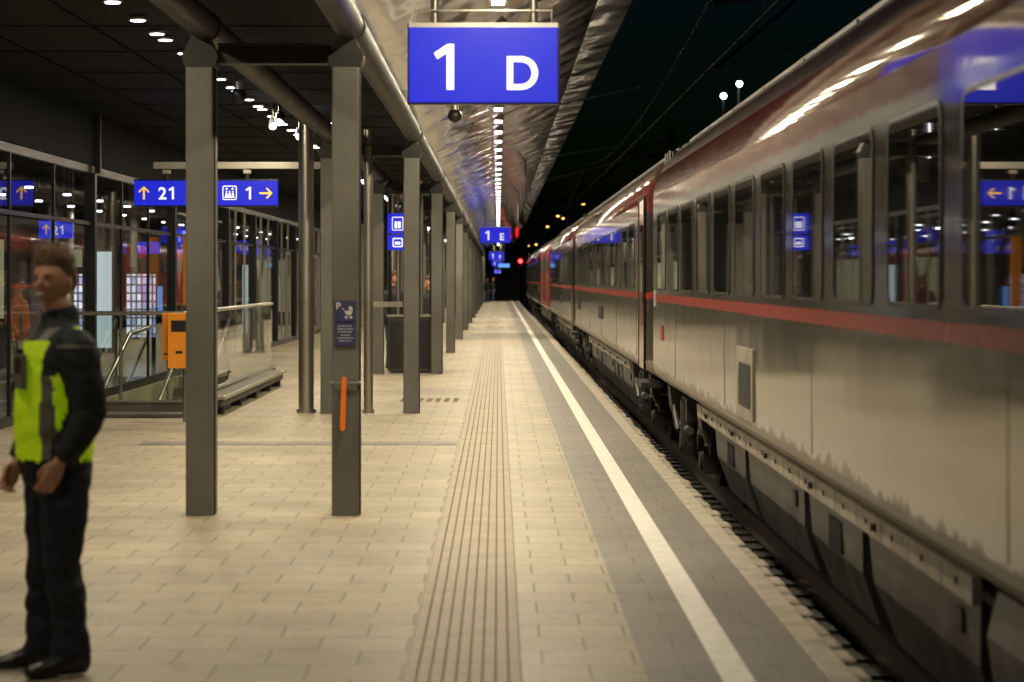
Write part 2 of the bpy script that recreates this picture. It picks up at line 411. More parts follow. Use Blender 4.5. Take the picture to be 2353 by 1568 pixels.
for y in (55,75,105):
    b=MB(); x=.62; b.cyl((x,y,sz(x)),(x,y,sz(x)-1.0),.018,'cold',seg=8); b.cyl((x,y,sz(x)-1.0),(x+.1,y,sz(x)-1.12),.07,'black',r1=.09,seg=12); b.build('loudspeaker')

# ------------------------------------------------------------ direction sign
e=empty('direction_sign',(0,32,0)); b=MB()
x0,x1,z0,z1=-4.82,-2.925,2.63,2.955
b.box(x0,x1,0,.14,z0,z1,'blue'); b.box(x0-.01,x1+.01,.01,.13,z1+.001,z1+.02,'frame'); b.box(x0-.01,x1+.01,.01,.13,z0-.02,z0-.001,'frame')
for x in(-4.4,-3.33): b.cyl((x,.07,z1),(x,.07,3.12),.03,'cold',seg=10); b.box(x-.05,x+.05,.03,.11,3.05,3.10,'alu')
b.box(-4.57,-2.36,.02,.12,3.115,3.205,'alu')
b.build('sign_box',parent=e,bevel=.004)
a=MB()
def arrow(a,cx,cz,L,W,t,ang,k,y=-.004):
    pts=[(-t/2,-L/2),(t/2,-L/2),(t/2,L/2-t*1.2),(W/2-t*.1,L/2-W/2-t*.6),(W/2+t*.3,L/2-W/2+t*.2),(0,L/2+t*.4),(-W/2-t*.3,L/2-W/2+t*.2),(-W/2+t*.1,L/2-W/2-t*.6),(-t/2,L/2-t*1.2)]
    ca,sa=math.cos(ang),math.sin(ang)
    P=[(cx+p[0]*ca-p[1]*sa,cz+p[0]*sa+p[1]*ca) for p in pts]
    a.poly(P,y,k)
arrow(a,-4.69,2.79,.165,.13,.026,0,'yel'); arrow(a,-3.08,2.79,.165,.13,.026,-math.pi/2,'yel')
def rrect(cx,cz,w,h,r,n=5):
    P=[]
    for (sx,sz_,a0) in((1,1,0),(-1,1,90),(-1,-1,180),(1,-1,270)):
        for i in range(n+1):
            t=math.radians(a0+90*i/n); P.append((cx+sx*(w/2-r)+r*math.cos(t),cz+sz_*(h/2-r)+r*math.sin(t)))
    return P
a.poly(rrect(-3.555,2.795,.19,.19,.025),-.004,'lett')
a.poly(rrect(-3.555,2.795,.165,.165,.018),-.0065,'blue',t=.002)
for sx in(-1,1): a.poly([(-3.555+sx*.04-.022,2.84),(-3.555+sx*.04+.022,2.84),(-3.555+sx*.04,2.868)],-.009,'lett',t=.002)
a.poly(rrect(-3.555,2.738,.135,.018,.004),-.009,'lett',t=.002)
for i in(-1,0,1):
    a.poly([(-3.555+i*.042-.017,2.752),(-3.555+i*.042+.017,2.752),(-3.555+i*.042+.011,2.795),(-3.555+i*.042-.011,2.795)],-.009,'lett',t=.002); a.poly(rrect(-3.555+i*.042,2.811,.02,.02,.0095),-.009,'lett',t=.002)
a.build('pictograms',parent=e)
text('2',-4.50,-.006,2.71,.225,'lett',e,off=.02); one(-4.365,-.004,2.708,.165,'lett',e); one(-3.345,-.004,2.708,.165,'lett',e)
b=MB(); b.box(-2.20,-2.06,31.95,32.15,2.95,3.85,'beam'); b.box(-2.215,-2.203,31.97,32.13,3.25,3.72,'lampf'); b.build('hanging_display_post',bevel=.01)

k=MB()
k.box(-1.94,-1.17,42.5,43.3,.03,.98,'cab'); k.box(-1.96,-1.15,42.47,43.33,.985,1.02,'steel'); k.box(-1.9,-1.21,42.49,42.498,.08,.92,'cold')
for x in(-1.92,-1.78,-1.36,-1.19): k.cyl((x,42.9,1.02),(x,42.9,3.4),.03,'steel' if x in(-1.78,-1.36) else 'frame',seg=12)
k.box(-1.95,-1.15,42.5,43.3,3.15,3.3,'cold')
k.box(-1.76,-1.38,43.1,43.12,1.1,3.1,'gls')
k.build('information_kiosk',bevel=.006)
e=empty('lift_sign',(0,42.3,0)); b=MB()
b.box(-1.94,-1.64,0,.1,2.45,2.80,'blue'); b.box(-1.94,-1.64,0,.1,2.16,2.42,'blue'); b.build('sign_box',parent=e)
a=MB(); a.poly(rrect(-1.76,2.62,.2,.24,.02),-.004,'lett'); a.poly(rrect(-1.76,2.62,.17,.21,.015),-.0065,'blue',t=.002); a.poly(rrect(-1.79,2.60,.05,.12,.01),-.009,'lett',t=.002); a.poly(rrect(-1.73,2.60,.05,.12,.01),-.009,'lett',t=.002)
a.poly(rrect(-1.76,2.29,.18,.16,.02),-.004,'lett'); a.poly(rrect(-1.76,2.29,.14,.12,.015),-.0065,'blue',t=.002); a.poly(rrect(-1.76,2.28,.1,.05,.01),-.009,'lett',t=.002)
a.build('pictograms',parent=e)
b=MB(); b.box(-1.54,-1.18,29.78,29.82,1.31,1.375,'steel'); b.build('connecting_rail')

# plaque + strap
e=empty('stroller_parking_sign',(0,16.885,0)); b=MB()
b.box(-1.142,-.996,0,.013,1.36,1.505,'plq'); b.box(-1.142,-.996,0,.013,1.19,1.352,'plq')
y=-.002
b.poly([(-1.075,1.435),(-1.018,1.435),(-1.022,1.418),(-1.033,1.405),(-1.056,1.405),(-1.068,1.418)],y,'plqw',t=.002)
b.poly([(-1.043,1.438),(-1.016,1.438),(-1.020,1.458),(-1.032,1.466),(-1.043,1.467)],y,'plqw',t=.002)
b.poly([(-1.092,1.452),(-1.089,1.457),(-1.072,1.437),(-1.077,1.434)],y,'plqw',t=.002)
for x in(-1.062,-1.029): b.poly(rrect(x,1.390,.020,.020,.0095),y,'plqw',t=.002)
for i,z in enumerate((1.325,1.305,1.285,1.262,1.242,1.222)):
    w=(.10,.11,.095,.06,.11,.09)[i]
    xx=-1.069-w/2
    while xx<-1.069+w/2-.01:
        l=random.choice((.014,.022,.009)); l=min(l,-1.069+w/2-xx); b.poly([(xx,z),(xx+l,z),(xx+l,z+.006),(xx,z+.006)],y,'plqw',t=.002); xx+=l+.005
b.build('plaque',parent=e,bevel=0)
text('P',-1.135,-.004,1.445,.068,'plqw',e,off=.02)
s=MB(); s.box(-1.17,-.965,16.86,16.88,.925,.938,'steel'); s.cyl((-1.165,16.87,.93),(-1.165,16.95,.93),.012,'steel'); s.cyl((-.97,16.87,.93),(-.97,16.95,.93),.012,'steel')
pts=[(-1.092,.965),(-1.082,.975),(-1.066,.975),(-1.056,.965),(-1.058,.88),(-1.066,.61),(-1.078,.595),(-1.10,.60),(-1.104,.62),(-1.098,.80)]
s.poly(pts,16.838,'strap',t=.012); s.build('orange_hook_strap',bevel=.004)

# ------------------------------------------------------------ balustrade
b=MB(); BY=29.5
def glasspanel(x0,y0,x1,y1,z0,z1):
    b.add([(x0,y0,z0),(x1,y1,z0),(x1,y1,z1),(x0,y0,z1)],[(0,1,2,3)],'bal')
glasspanel(-5.40,BY,-4.62,BY,.16,1.2); glasspanel(-4.60,BY,-3.86,BY,.16,1.2)
for i in range(5): glasspanel(-3.85,BY+.02+i*2.3,-3.85,BY+2.30+i*2.3,.16,1.2)
b.cyl((-5.42,BY,1.235),(-3.83,BY,1.235),.028,'steel'); b.cyl((-3.85,BY,1.235),(-3.85,41.1,1.235),.028,'steel')
b.box(-5.42,-3.80,BY-.06,BY+.06,.0,.15,'conc'); b.box(-5.42,-3.80,BY-.075,BY+.075,.151,.175,'steel')
b.box(-3.91,-3.79,BY+.07,41.1,.0,.15,'conc'); b.box(-3.925,-3.775,BY+.08,41.1,.151,.175,'steel')
b.cyl((-4.61,BY+.04,.1),(-4.61,BY+.04,1.22),.02,'steel')
b.build('glass_balustrade')
b=MB()
for x in(-5.2,-4.55):
    b.cyl((x,40.8,.95),(x,31,-2.1),.028,'steel'); b.cyl((x,40.8,.95),(x,40.8,0),.024,'steel')
    for y in(38,35): b.cyl((x,y,.95-(40.8-y)*.311),(x,y,-(40.8-y)*.311-.1),.02,'steel')
b.cyl((-4.75,31.2,.95),(-5.0,30.4,.2),.03,'steel'); b.cyl((-4.75,31.2,.95),(-4.7,32.5,1.0),.03,'steel')
b.build('stair_handrail')
b=MB()
b.box(-3.55,-3.30,29.2,37.6,.19,.24,'steel'); b.box(-3.52,-3.34,29.2,37.5,.10,.18,'cold')
for y in(29.6,31.6,33.6,35.6,37.2): b.box(-3.50,-3.36,y,y+.12,0,.10,'cold')
b.box(-5.42,-3.58,28.75,29.25,0,.05,'conc')
b.build('low_bumper_rail',bevel=.01)
b=MB()
b.box(-3.88,-3.68,27.9,28.1,.72,1.26,'orange'); b.box(-3.79,-3.53,27.72,27.88,.63,1.26,'orange')
b.box(-3.75,-3.58,27.712,27.719,1.05,1.18,'frame'); b.box(-3.70,-3.62,27.712,27.719,.80,.83,'frame'); b.box(-3.86,-3.81,27.892,27.899,.78,.80,'plq')
b.cyl((-3.62,28.0,0),(-3.62,28.0,.8),.035,'steel')
b.build('ticket_validator',bevel=.02)
b=MB(); b.box(-5.3,-5.13,40.6,40.7,1.2,2.36,'orange'); b.cyl((-5.2,40.65,0),(-5.2,40.65,1.2),.03,'cold'); b.build('orange_notice_panel',bevel=.01)

# ------------------------------------------------------------ glass station building (left)
FX=-5.5
def emgrid(name,c,es,bw,rh):
    m,nt,bb=newmat(name); N=nt.nodes; L=nt.links
    tc=N.new('ShaderNodeTexCoord'); mp=N.new('ShaderNodeMapping'); mp.inputs['Rotation'].default_value=(math.radians(90),0,0)
    L.new(tc.outputs['Object'],mp.inputs['Vector'])
    br=N.new('ShaderNodeTexBrick'); br.offset=0.0
    br.inputs['Scale'].default_value=1; br.inputs['Brick Width'].default_value=bw; br.inputs['Row Height'].default_value=rh; br.inputs['Mortar Size'].default_value=.02
    br.inputs['Color1'].default_value=c+(1,); br.inputs['Color2'].default_value=(c[0]*.25,c[1]*.3,c[2]*.6,1); br.inputs['Mortar'].default_value=(.01,.01,.02,1)
    L.new(mp.outputs[0],br.inputs['Vector']); L.new(br.outputs['Color'],bb.inputs['Emission Color']); bb.inputs['Emission Strength'].default_value=es
    return m
M['vend']=emgrid('vending_shelves',(.8,.85,1),1.9,.11,.17)
M['intw']=mat('interior_wall',(.10,.08,.06),.7,var=.3,scale=.7)
M['intlit']=mat('lit_panel',(.5,.5,.5),.5,emis=(.70,.85,.92),es=1.1,var=0)
M['intgrn']=mat('lit_panel_olive',(.3,.3,.2),.5,emis=(.42,.42,.25),es=.7,var=0)
M['intor']=mat('brown_shop_wall',(.14,.06,.03),.6,var=.3)
M['tiles']=mat('interior_floor',(.10,.09,.08),.2,var=.1)
b=MB()
Y0,Y1=16.0,84.0
b.box(FX-.06,FX+.05,Y0,Y1,3.18,3.9,'ceil')
b.box(FX-.05,FX+.03,Y0,Y1,0,.12,'frame')
b.box(FX-.03,FX+.02,Y0,Y1,2.38,2.43,'frame')
b.box(FX-.05,FX+.03,Y0,Y1,3.08,3.179,'frame')
y=Y0+.35; i=0
while y<Y1:
    big=(i%3==0)
    if big: b.box(FX-.10,FX+.07,y,y+.16,0.121,3.079,'frame')
    else: b.box(FX-.02,FX+.02,y,y+.04,0.121,3.079,'frame' if y<45 else 'alu')
    y+=2.7 if y<48 else 1.8; i+=1
b.box(FX+.055,FX+.13,32.6,32.72,3.079,3.88,'cold')
b.build('glass_station_building')
gl=MB(); gl.add([(FX,Y0,.1),(FX,Y1,.1),(FX,Y1,3.1),(FX,Y0,3.1)],[(0,1,2,3)],'gls'); o=gl.build('glazing'); o.parent=bpy.data.objects['glass_station_building']
b=MB()
for y in (62,65.5,71,74.5):
    b.box(FX+.055,FX+.08,y,y+.06,.05,2.35,'alu'); b.box(FX+.055,FX+.08,y+1.1,y+1.16,.05,2.35,'alu'); b.box(FX+.055,FX+.08,y+.065,y+1.095,2.27,2.35,'alu'); b.cyl((FX+.12,y+.2,.8),(FX+.12,y+.2,1.7),.018,'alu')
b.build('sliding_doors')
b=MB()
b.add([(-13.9,Y0,.006),(FX-.1,Y0,.006),(FX-.1,Y1,.006),(-13.9,Y1,.006)],[(0,1,2,3)],'tiles')
b.box(-11.2,-11,Y0,Y1+8,0,3.85,'intw')
for y in range(22,84,8): b.cyl((-8.2,y,.01),(-8.2,y,3.88),.13,'alu')
for (y,h,k_) in((24,2.4,'dark'),(31,2.6,'intor'),(38,2.3,'dark'),(46,2.5,'intor'),(53,2.3,'intw'),(62,2.5,'dark'),(70,2.4,'intor')):
    b.box(-10.9,-8.9,y,y+3,.01,h,k_)
b.box(-10.98,-5.7,Y1+.2,Y1+.6,0,3.88,'intw')
b.build('concourse_interior')
def vending(x,y):
    b=MB(); b.box(x,x+.85,y,y+.8,.01,1.9,'frame'); b.box(x+.06,x+.66,y-.02,y-.003,.45,1.75,'vend'); b.box(x+.70,x+.81,y-.012,y-.003,.9,1.5,'disp'); b.box(x+.05,x+.8,y-.012,y-.003,.1,.35,'cab'); b.build('vending_machine',bevel=.01)
vending(-7.75,50); vending(-8.9,50)
b=MB(); b.box(-7.35,-7.05,44.0,44.08,.4,2.15,'intlit'); b.box(-7.40,-7.0,44.09,44.2,0.01,2.25,'frame'); b.build('lit_poster')
b=MB(); b.box(-6.35,-6.1,60.0,60.08,.3,2.0,'intlit'); b.box(-6.40,-6.05,60.09,60.2,0.01,2.25,'frame'); b.build('lit_poster')
for (x,y,z,w,two) in((-7.6,40,2.45,.55,1),(-8.3,36,2.65,.35,0),(-7.3,55,2.35,.8,1),(-9.3,60,2.4,.9,1),(-6.6,48,2.45,.4,0),(-7.0,66,2.4,.9,1),(-6.3,58,2.4,.6,0)):
    e=empty('information_sign',(x,y,0)); b=MB(); b.box(0,w,0,.1,z-.12,z+.17,'bluedim'); b.cyl((w/2,.05,z+.17),(w/2,.05,3.85),.02,'cold',seg=8); b.build('sign_box',parent=e)
    a=MB(); arrow(a,.12,z+.02,.15,.11,.024,0,'yel'); a.build('arrow',parent=e)
    if two: text('2',.22,-.006,z-.06,.2,'lett',e,off=.02); one(.34,-.004,z-.06,.145,'lett',e)
    else: one(.22,-.004,z-.06,.145,'lett',e)
f=MB(); lp=[]
for y in range(22,84,3):
    for x in(-6.6,-7.6,-9.4):
        f.cyl((x,y,2.93),(x,y,2.955),.06,'lamp',seg=12); f.cyl((x,y,2.956),(x,y,3.85),.012,'frame',seg=6)
        f.cyl((x,y,2.956),(x,y,3.03),.09,'black',r1=.03,seg=12); lp.append((x,y))
root=f.build('concourse_pendant_lamps')
for i,(x,y) in enumerate(lp):
    if i%5==0: arealight('pendant_glow',(x,y,2.92),.12,.12,22,(1,.9,.75),root)
for (x,y,z) in ((-9.9,37.9,1.2),(-9.8,52.9,1.4),(-10.2,45.9,1.5),(-7.6,61,1.3),(-6.9,69,1.3)):
    b=MB(); b.box(x,x+.8,y,y+.08,z-.6,z+.9,'intgrn'); b.box(x-.03,x+.83,y+.081,y+.12,z-.65,z+.95,'frame'); b.build('shop_window')
b=MB()
for y in(46,54,62,70):
    b.cyl((-6.4,y,3.8),(-6.4,y+2.5,1.0),.05,'frame',seg=8); b.cyl((-6.4,y+5,3.8),(-6.4,y+2.5,1.0),.05,'frame',seg=8)
b.build('steel_bracing')
b=MB(); b.box(-5.6,-3.1,86,172,0,3.88,'dark'); b.box(-3.095,-3.06,86,172,2.5,2.62,'alu')
for y in range(87,172,5): b.box(-3.095,-3.05,y,y+.12,.02,3.8,'alu'); b.box(-3.095,-3.07,y+1,y+3,1.0,2.3,'intgrn' if y%2 else 'cab')
b.build('platform_service_building')
b=MB(); b.box(-5.45,-4.6,85.3,85.4,.02,3.6,'alu'); b.build('end_wall_panel')

# ------------------------------------------------------------ train
def bez(p0,p1,p2,p3,n):
    o=[]
    for i in range(1,n+1):
        t=i/n; q=1-t
        o.append(tuple(q**3*p0[k]+3*q*q*t*p1[k]+3*q*t*t*p2[k]+t**3*p3[k] for k in(0,1)))
    return o
LOW=[(1.93,.47),(1.82,.54),(1.77,.60),(1.752,.66),(1.75,1.0),(1.75,1.41),(1.75,1.49),(1.75,2.10),(1.75,2.44),(1.75,2.58)]
CUR=bez((1.75,2.58),(1.75,2.83),(1.93,3.02),(2.15,3.195),16)
TOP=[(2.42,3.33),(2.75,3.42),(3.16,3.46)]
PR=LOW+CUR+TOP
SEG=['tlow']*5+['tstripe']+['tband']*2+['tred']+['tred']*6+['troofd']*6+['troof']*4+['troof']*3
full=PR+[(6.32-x,z) for x,z in PR[-2::-1]]
segs=SEG+SEG[::-1]
assert len(segs)==len(full)-1
def body(t,y0,y1,cols=None):
    n=len(full); cx,cz=3.16,1.9
    st=[(y0,.955),(y0+.03,.985),(y0+.09,1),(y1-.09,1),(y1-.03,.985),(y1,.955)]
    vs=[]
    for y,s_ in st:
        for x,z in full: vs.append((cx+(x-cx)*s_,y,cz+(z-cz)*s_ if s_<1 else z))
    sg=cols or segs
    o=len(t.v); t.v+=vs
    for j in range(len(st)-1):
        for i in range(n-1):
            t.f.append([o+j*n+i,o+(j+1)*n+i,o+(j+1)*n+i+1,o+j*n+i+1]); t.fm.append(t.mi(sg[i])); t.sm.append(2.5<full[i][1]+.001 and j==2)
    t.add(vs[:n],[tuple(range(n))],'rubd'); t.add(vs[-n:],[tuple(range(n))],'rubd')
    t.add([vs[2*n],vs[3*n],vs[4*n-1],vs[3*n-1]],[(0,1,2,3)],'bog')
def win(t,ya,yb,z0=1.534,z1=2.37,x=1.75):
    cy,cz=(ya+yb)/2,(z0+z1)/2; w=yb-ya; h=z1-z0
    O=rrect(cy,cz,w,h,.09); I=rrect(cy,cz,w-.04,h-.04,.075); n=len(O)
    vs=[(x-.007,a,b_) for a,b_ in O]+[(x-.007,a,b_) for a,b_ in I]+[(x+.002,a,b_) for a,b_ in O]+[(x-.003,a,b_) for a,b_ in I]
    fs=[]
    for i in range(n):
        j=(i+1)%n
        fs+= [(i,j,n+j,n+i),(i,2*n+i,2*n+j,j),(n+i,n+j,3*n+j,3*n+i)]
    t.add(vs,fs,'rub')
    t.add([(x-.004,a,b_) for a,b_ in I],[tuple(range(n))],'tglass')
def wheelset(t,y):
    for x in(2.36,3.96-.14):
        t.cyl((x,y,-.09),(x+.13,y,-.09),.46,'bog',seg=28); t.cyl((x-.02,y,-.09),(x,y,-.09),.17,'rail',seg=16)
    t.cyl((2.4,y,-.09),(3.9,y,-.09),.08,'bog')
def bogie(t,yc):
    wheelset(t,yc-1.25); wheelset(t,yc+1.25)
    t.prismy([(2.02,-.02),(2.2,-.05),(2.2,.18),(2.02,.2)],yc-1.7,yc+1.7,'bog')
    for s_ in(-1,1):
        y=yc+s_*1.25
        t.box(1.98,2.25,y-.17,y+.17,-.22,.05,'bog'); t.cyl((1.95,y,-.09),(1.985,y,-.09),.10,'skirt',seg=14)
        t.cyl((2.08,y-s_*.38,-.12),(2.08,y-s_*.38,.3),.085,'bog',seg=14)
        t.cyl((1.95,y+s_*.15,.02),(1.93,y+s_*.42,.20),.035,'bsteel',seg=12); t.cyl((1.93,y+s_*.42,.20),(1.92,y+s_*.60,.33),.022,'bsteel',seg=12)
    t.cyl((1.93,yc-.3,.12),(1.93,yc+.5,.16),.045,'skirt',seg=12)
    t.box(1.9,2.1,yc-.35,yc+.35,.22,.44,'bog'); t.cyl((2.02,yc,.0),(2.02,yc,.42),.16,'bog',seg=18)
    t.prismy([(1.88,.47),(1.90,.25),(1.96,.10),(2.0,.10),(2.0,.47)],yc-2.15,yc-1.75,'bog')
    t.prismy([(1.88,.47),(1.90,.25),(1.96,.10),(2.0,.10),(2.0,.47)],yc+1.75,yc+2.15,'bog')
def under(t,y0,y1):
    t.box(1.86,1.90,y0,y1,.375,.487,'sole')
    y=y0+.3
    while y<y1-.2:
        t.box(1.852,1.859,y,y+.03,.42,.45,'rubd'); t.box(1.857,1.859,y+.35,y+.355,.38,.482,'skirt')
        if int(y*10)%3==0: t.box(1.835,1.859,y+.5,y+.56,.415,.45,'bog')
        y+=.8
    t.box(1.95,4.37,y0,y1,.3,.48,'bog')
    y=y0+.1
    L_=[2.9,2.2,3.4,2.6,3.0]
    i=0
    while y+1.2<y1:
        l=min(L_[i%5],y1-y-.1)
        b0=[(1.915,.36),(1.93,.10),(2.04,-.20),(2.25,-.32),(4.0,-.32),(4.35,.36)]
        vs=[(x,y,z) for x,z in b0]+[(x,y+l,z) for x,z in b0]
        n=len(b0)
        vs2=[]
        for q,(x,yy_,z) in enumerate(vs):
            s_=(.36-z)*.30; vs2.append((x,yy_+(s_ if q<n else -s_),z))
        t.add(vs2,[(a,n+a,n+(a+1)%n,(a+1)%n) for a in range(n)]+[tuple(range(n)),tuple(range(2*n-1,n-1,-1))],'skirt')
        if i%2==1:
            for q in range(9): t.box(1.91,1.94,y+l*.35+q*.06,y+l*.35+q*.06+.025,.12,.30,'rubd')
        else:
            t.box(1.905,1.93,y+.35,y+.50,.20,.3,'bog')
        y+=l+.22; i+=1
def coach(y0,y1,door=True,wins=None):
    t=MB(); body(t,y0,y1)
    if wins is None:
        wins=[]; y=y0+(2.7 if door else .9)
        while y+1.3<y1-.6: wins.append((y,y+1.3)); y+=1.75
    for w_ in wins: win(t,*w_)
    if door:
        d0,d1=y0+.35,y0+1.5
        t.box(1.735,1.749,d0,d1,.58,2.60,'tdoor'); 
        for q in(d0,d1-.03): t.box(1.728,1.752,q,q+.03,.56,2.62,'rubd')
        t.box(1.728,1.752,d0,d1,2.60,2.63,'rubd'); t.box(1.728,1.734,d0+.28,d1-.28,1.35,2.3,'tglass'); t.cyl((1.71,d0+.12,1.1),(1.71,d0+.12,1.5),.014,'steel',seg=8)
        t.box(1.70,1.95,d0,d1,.36,.42,'bog')
    for (x,z,h) in((2.12,3.15,.035),(2.20,3.21,.035),(2.30,3.265,.035),(2.42,3.325,.03)):
        y=y0+.8
        while y<y1-.8:
            l=min(2.4,y1-.8-y); t.box(x-.015,x+.03,y,y+l,z-.02,z+h,'troof'); y+=2.5
    y=y0+2.2
    while y<y1:
        t.box(1.7485,1.7515,y,y+.005,.68,1.40,'rub'); y+=5.2
    bogie(t,y0+3.6); bogie(t,y1-2.7)
    return t
wins=[]; far=26.6
for k_ in range(14):
    yb=far-1.75*k_
    if yb-1.32<2.2: break
    wins.append((yb-1.32,yb))
t=coach(.9,27.4,door=False,wins=wins)
under(t,9.5,22.6)
t.prismy([(1.90,.47),(1.86,.30),(1.90,.0),(2.05,-.25),(2.3,-.3),(2.3,.47)],6.9,9.2,'skirt')
t.box(1.738,1.749,16.55,17.65,.67,1.17,'sole'); t.box(1.732,1.7375,16.68,17.45,.76,1.06,'rubd')
t.box(1.738,1.749,25.7,25.95,1.0,1.16,'tstripe')
t.box(1.74,1.749,26.9,27.05,1.35,1.53,'plqw')
t.build('passenger_coach')
t=coach(28.4,54.9); under(t,34.3,49.5); t.box(1.738,1.749,40.6,42.0,.98,1.2,'rubd'); t.box(1.738,1.749,52,53,1.0,1.2,'rubd'); t.build('passenger_coach')
t=coach(55.5,81.6); under(t,61.3,76); t.box(1.738,1.749,66,68,1.0,1.2,'rubd'); t.build('passenger_coach')
b=MB()
for (a,c_) in((27.35,28.45),(54.85,55.55)):
    for q in range(6):
        yy_=a+(c_-a)*q/6; b.box(1.98-.02*(q%2),4.34,yy_,yy_+(c_-a)/6,.6,3.1+.02*(q%2),'rubd')
b.build('gangway_bellows')
t=MB(); lc=[('locored' if k_ in('tlow','tband','tstripe','tred') else k_) for k_ in segs]; body(t,82.3,101,lc)
for y in(84,98): 
    t.box(1.738,1.749,y,y+.8,.7,2.4,'rubd')
for y in range(86,97,2): t.box(1.738,1.749,y,y+1.5,1.9,2.4,'skirt')
bogie(t,86.5); bogie(t,96.5); t.box(1.8,4.5,82.5,100.8,.2,.5,'bog')
t.box(2.5,3.8,85,98,3.38,3.5,'troof'); 
t.cyl((2.6,90,3.5),(2.6,91.5,4.3),.03,'bog'); t.cyl((3.7,90,3.5),(3.7,91.5,4.3),.03,'bog'); t.cyl((2.6,91.5,4.3),(2.9,90.3,4.9),.03,'bog'); t.cyl((3.7,91.5,4.3),(3.4,90.3,4.9),.03,'bog'); t.cyl((2.3,90.3,4.9),(4,90.3,4.9),.03,'bog')
t.build('locomotive')
t=coach(101.7,128); t.build('passenger_coach')
t=coach(128.6,150); t.build('passenger_coach')

# ------------------------------------------------------------ distance
def mast(x,y,h=7.5,arm=True):
    m_=MB(); m_.box(x-.12,x+.12,y-.12,y+.12,-.9,h,'bog')
    if arm:
        m_.cyl((x,y,6.4),(x-3.2,y,6.0),.05,'bog',seg=8); m_.cyl((x,y,7.0),(x-3.2,y,6.0),.03,'bog',seg=8); m_.cyl((x-1.8,y,6.15),(x-3.2,y,4.95),.03,'bog',seg=8)
    m_.build('catenary_mast')
for y in(38,92,146,200,255): mast(6.6,y)
for y in(205,): 
    m_=MB(); m_.box(-6,14,y,y+.3,8.0,8.5,'bog'); m_.box(-6,-5.7,y,y+.3,-.9,8,'bog'); m_.box(13.7,14,y,y+.3,-.9,8,'bog'); m_.build('signal_gantry')
w_=MB()
def sag(p0,p1,s_,r,n=14):
    prev=None
    for i in range(n+1):
        t_=i/n; q=Vector(p0).lerp(Vector(p1),t_); q.z-=4*s_*t_*(1-t_)
        if prev is not None: w_.cyl(prev,q,r,'wire',seg=5,caps=False)
        prev=q
M['wire']=mat('overhead_wire',(.20,.20,.20),.5,metal=.4,var=0)
for (a,c_) in((-10,38),(38,92),(92,146),(146,200),(200,255)):
    sag((3.3,a,4.95),(3.3,c_,4.95),0.0,.009); sag((3.3,a,6.0),(3.3,c_,6.0),.7,.007)
    for q in range(1,6):
        t_=q/6; w_.cyl((3.3,a+(c_-a)*t_,4.95),(3.3,a+(c_-a)*t_,6.0-4*.7*t_*(1-t_)),.005,'wire',seg=5,caps=False)
sag((1.3,24,4.65),(9,27,5.6),.1,.01); sag((1.3,40,4.6),(14,44,8.5),.2,.012); sag((1.4,60,4.7),(14,64,7.6),.2,.015); sag((1.4,75,4.7),(16,75,9),.2,.015)
w_.build('overhead_wires')
for (x,z) in((9.3,9.2),(9.95,9.7)):
    m_=MB(); m_.cyl((x,100,-.9),(x,100,z+.1),.05,'bog'); m_.sph((x,99.8,z),.12,'flood',12); m_.build('floodlight_mast')
for (px,py,d) in((1355,470,150),(1295,498,165),(1307,503,165),(1270,522,185),(1243,563,200),(1225,566,200),(1222,585,230)):
    x=(px-1145)*d/5556; z=1.66+(640-py)*d/5556
    m_=MB(); m_.cyl((x,d,-.9),(x,d,z+.05),.06,'bog'); m_.cyl((x,d,z+.05),(x-.5,d-.3,z+.1),.03,'bog'); m_.sph((x-.4,d-.25,z+.03),(.10,.07,.05),'sodium',10); m_.build('street_lamp')
s=MB(); s.cyl((1.74,190,-.9),(1.74,190,2.6),.06,'bog'); s.box(1.45,2.03,190,190.15,2.45,3.5,'black'); s.cyl((1.74,189.98,3.03),(1.74,189.9,3.03),.15,'red',seg=18); s.build('railway_signal')
b=MB(); b.box(-30,2.4,192,193,-.9,2.3,'intw'); b.box(.3,2.45,196,200,-.9,4.4,'dark'); b.build('boundary_wall')
b=MB(); b.box(-60,80,420,425,-.9,6,'dark')
random.seed(3)
for i in range(14):
    x=-60+i*10; b.box(x,x+9.6,425.2,433,-.9,random.uniform(7,13),'dark')
b.build('distant_buildings')

# ------------------------------------------------------------ people
M['skin']=mat('skin',(.56,.29,.185),.5,var=.12,scale=20)
M['lip']=mat('lips',(.28,.09,.07),.5,var=0)
M['teeth']=mat('teeth',(.75,.7,.62),.4,var=0)
M['eyew']=mat('eye_white',(.45,.42,.38),.3,var=0)
M['hairm']=mat('brown_hair',(.14,.075,.034),.65,var=.5,scale=60,bump=.6,bscale=120)
M['hiv']=mat('hi_vis_yellow',(.60,.85,.02),.7,emis=(.5,.8,.0),es=.14,var=.08,scale=12,bump=.3,bscale=14)  # faint emission added to brighten the vest cloth, which is no lamp
M['vgrey']=mat('vest_grey',(.17,.16,.14),.6,var=.1,scale=20)
M['navy']=mat('navy_jacket',(.010,.015,.022),.75,var=.25,scale=12,bump=.4,bscale=18)
M['trou']=mat('navy_trousers',(.011,.016,.030),.8,var=.3,scale=10,bump=.5,bscale=14)
M['shoe']=mat('black_leather',(.010,.010,.010),.35,var=.1)
M['hio']=mat('hi_vis_orange',(.85,.2,.02),.7,var=.08)
M['coatb']=mat('dark_coat',(.03,.03,.035),.8,var=.2)
M['jean']=mat('jeans',(.05,.08,.15),.8,var=.2)

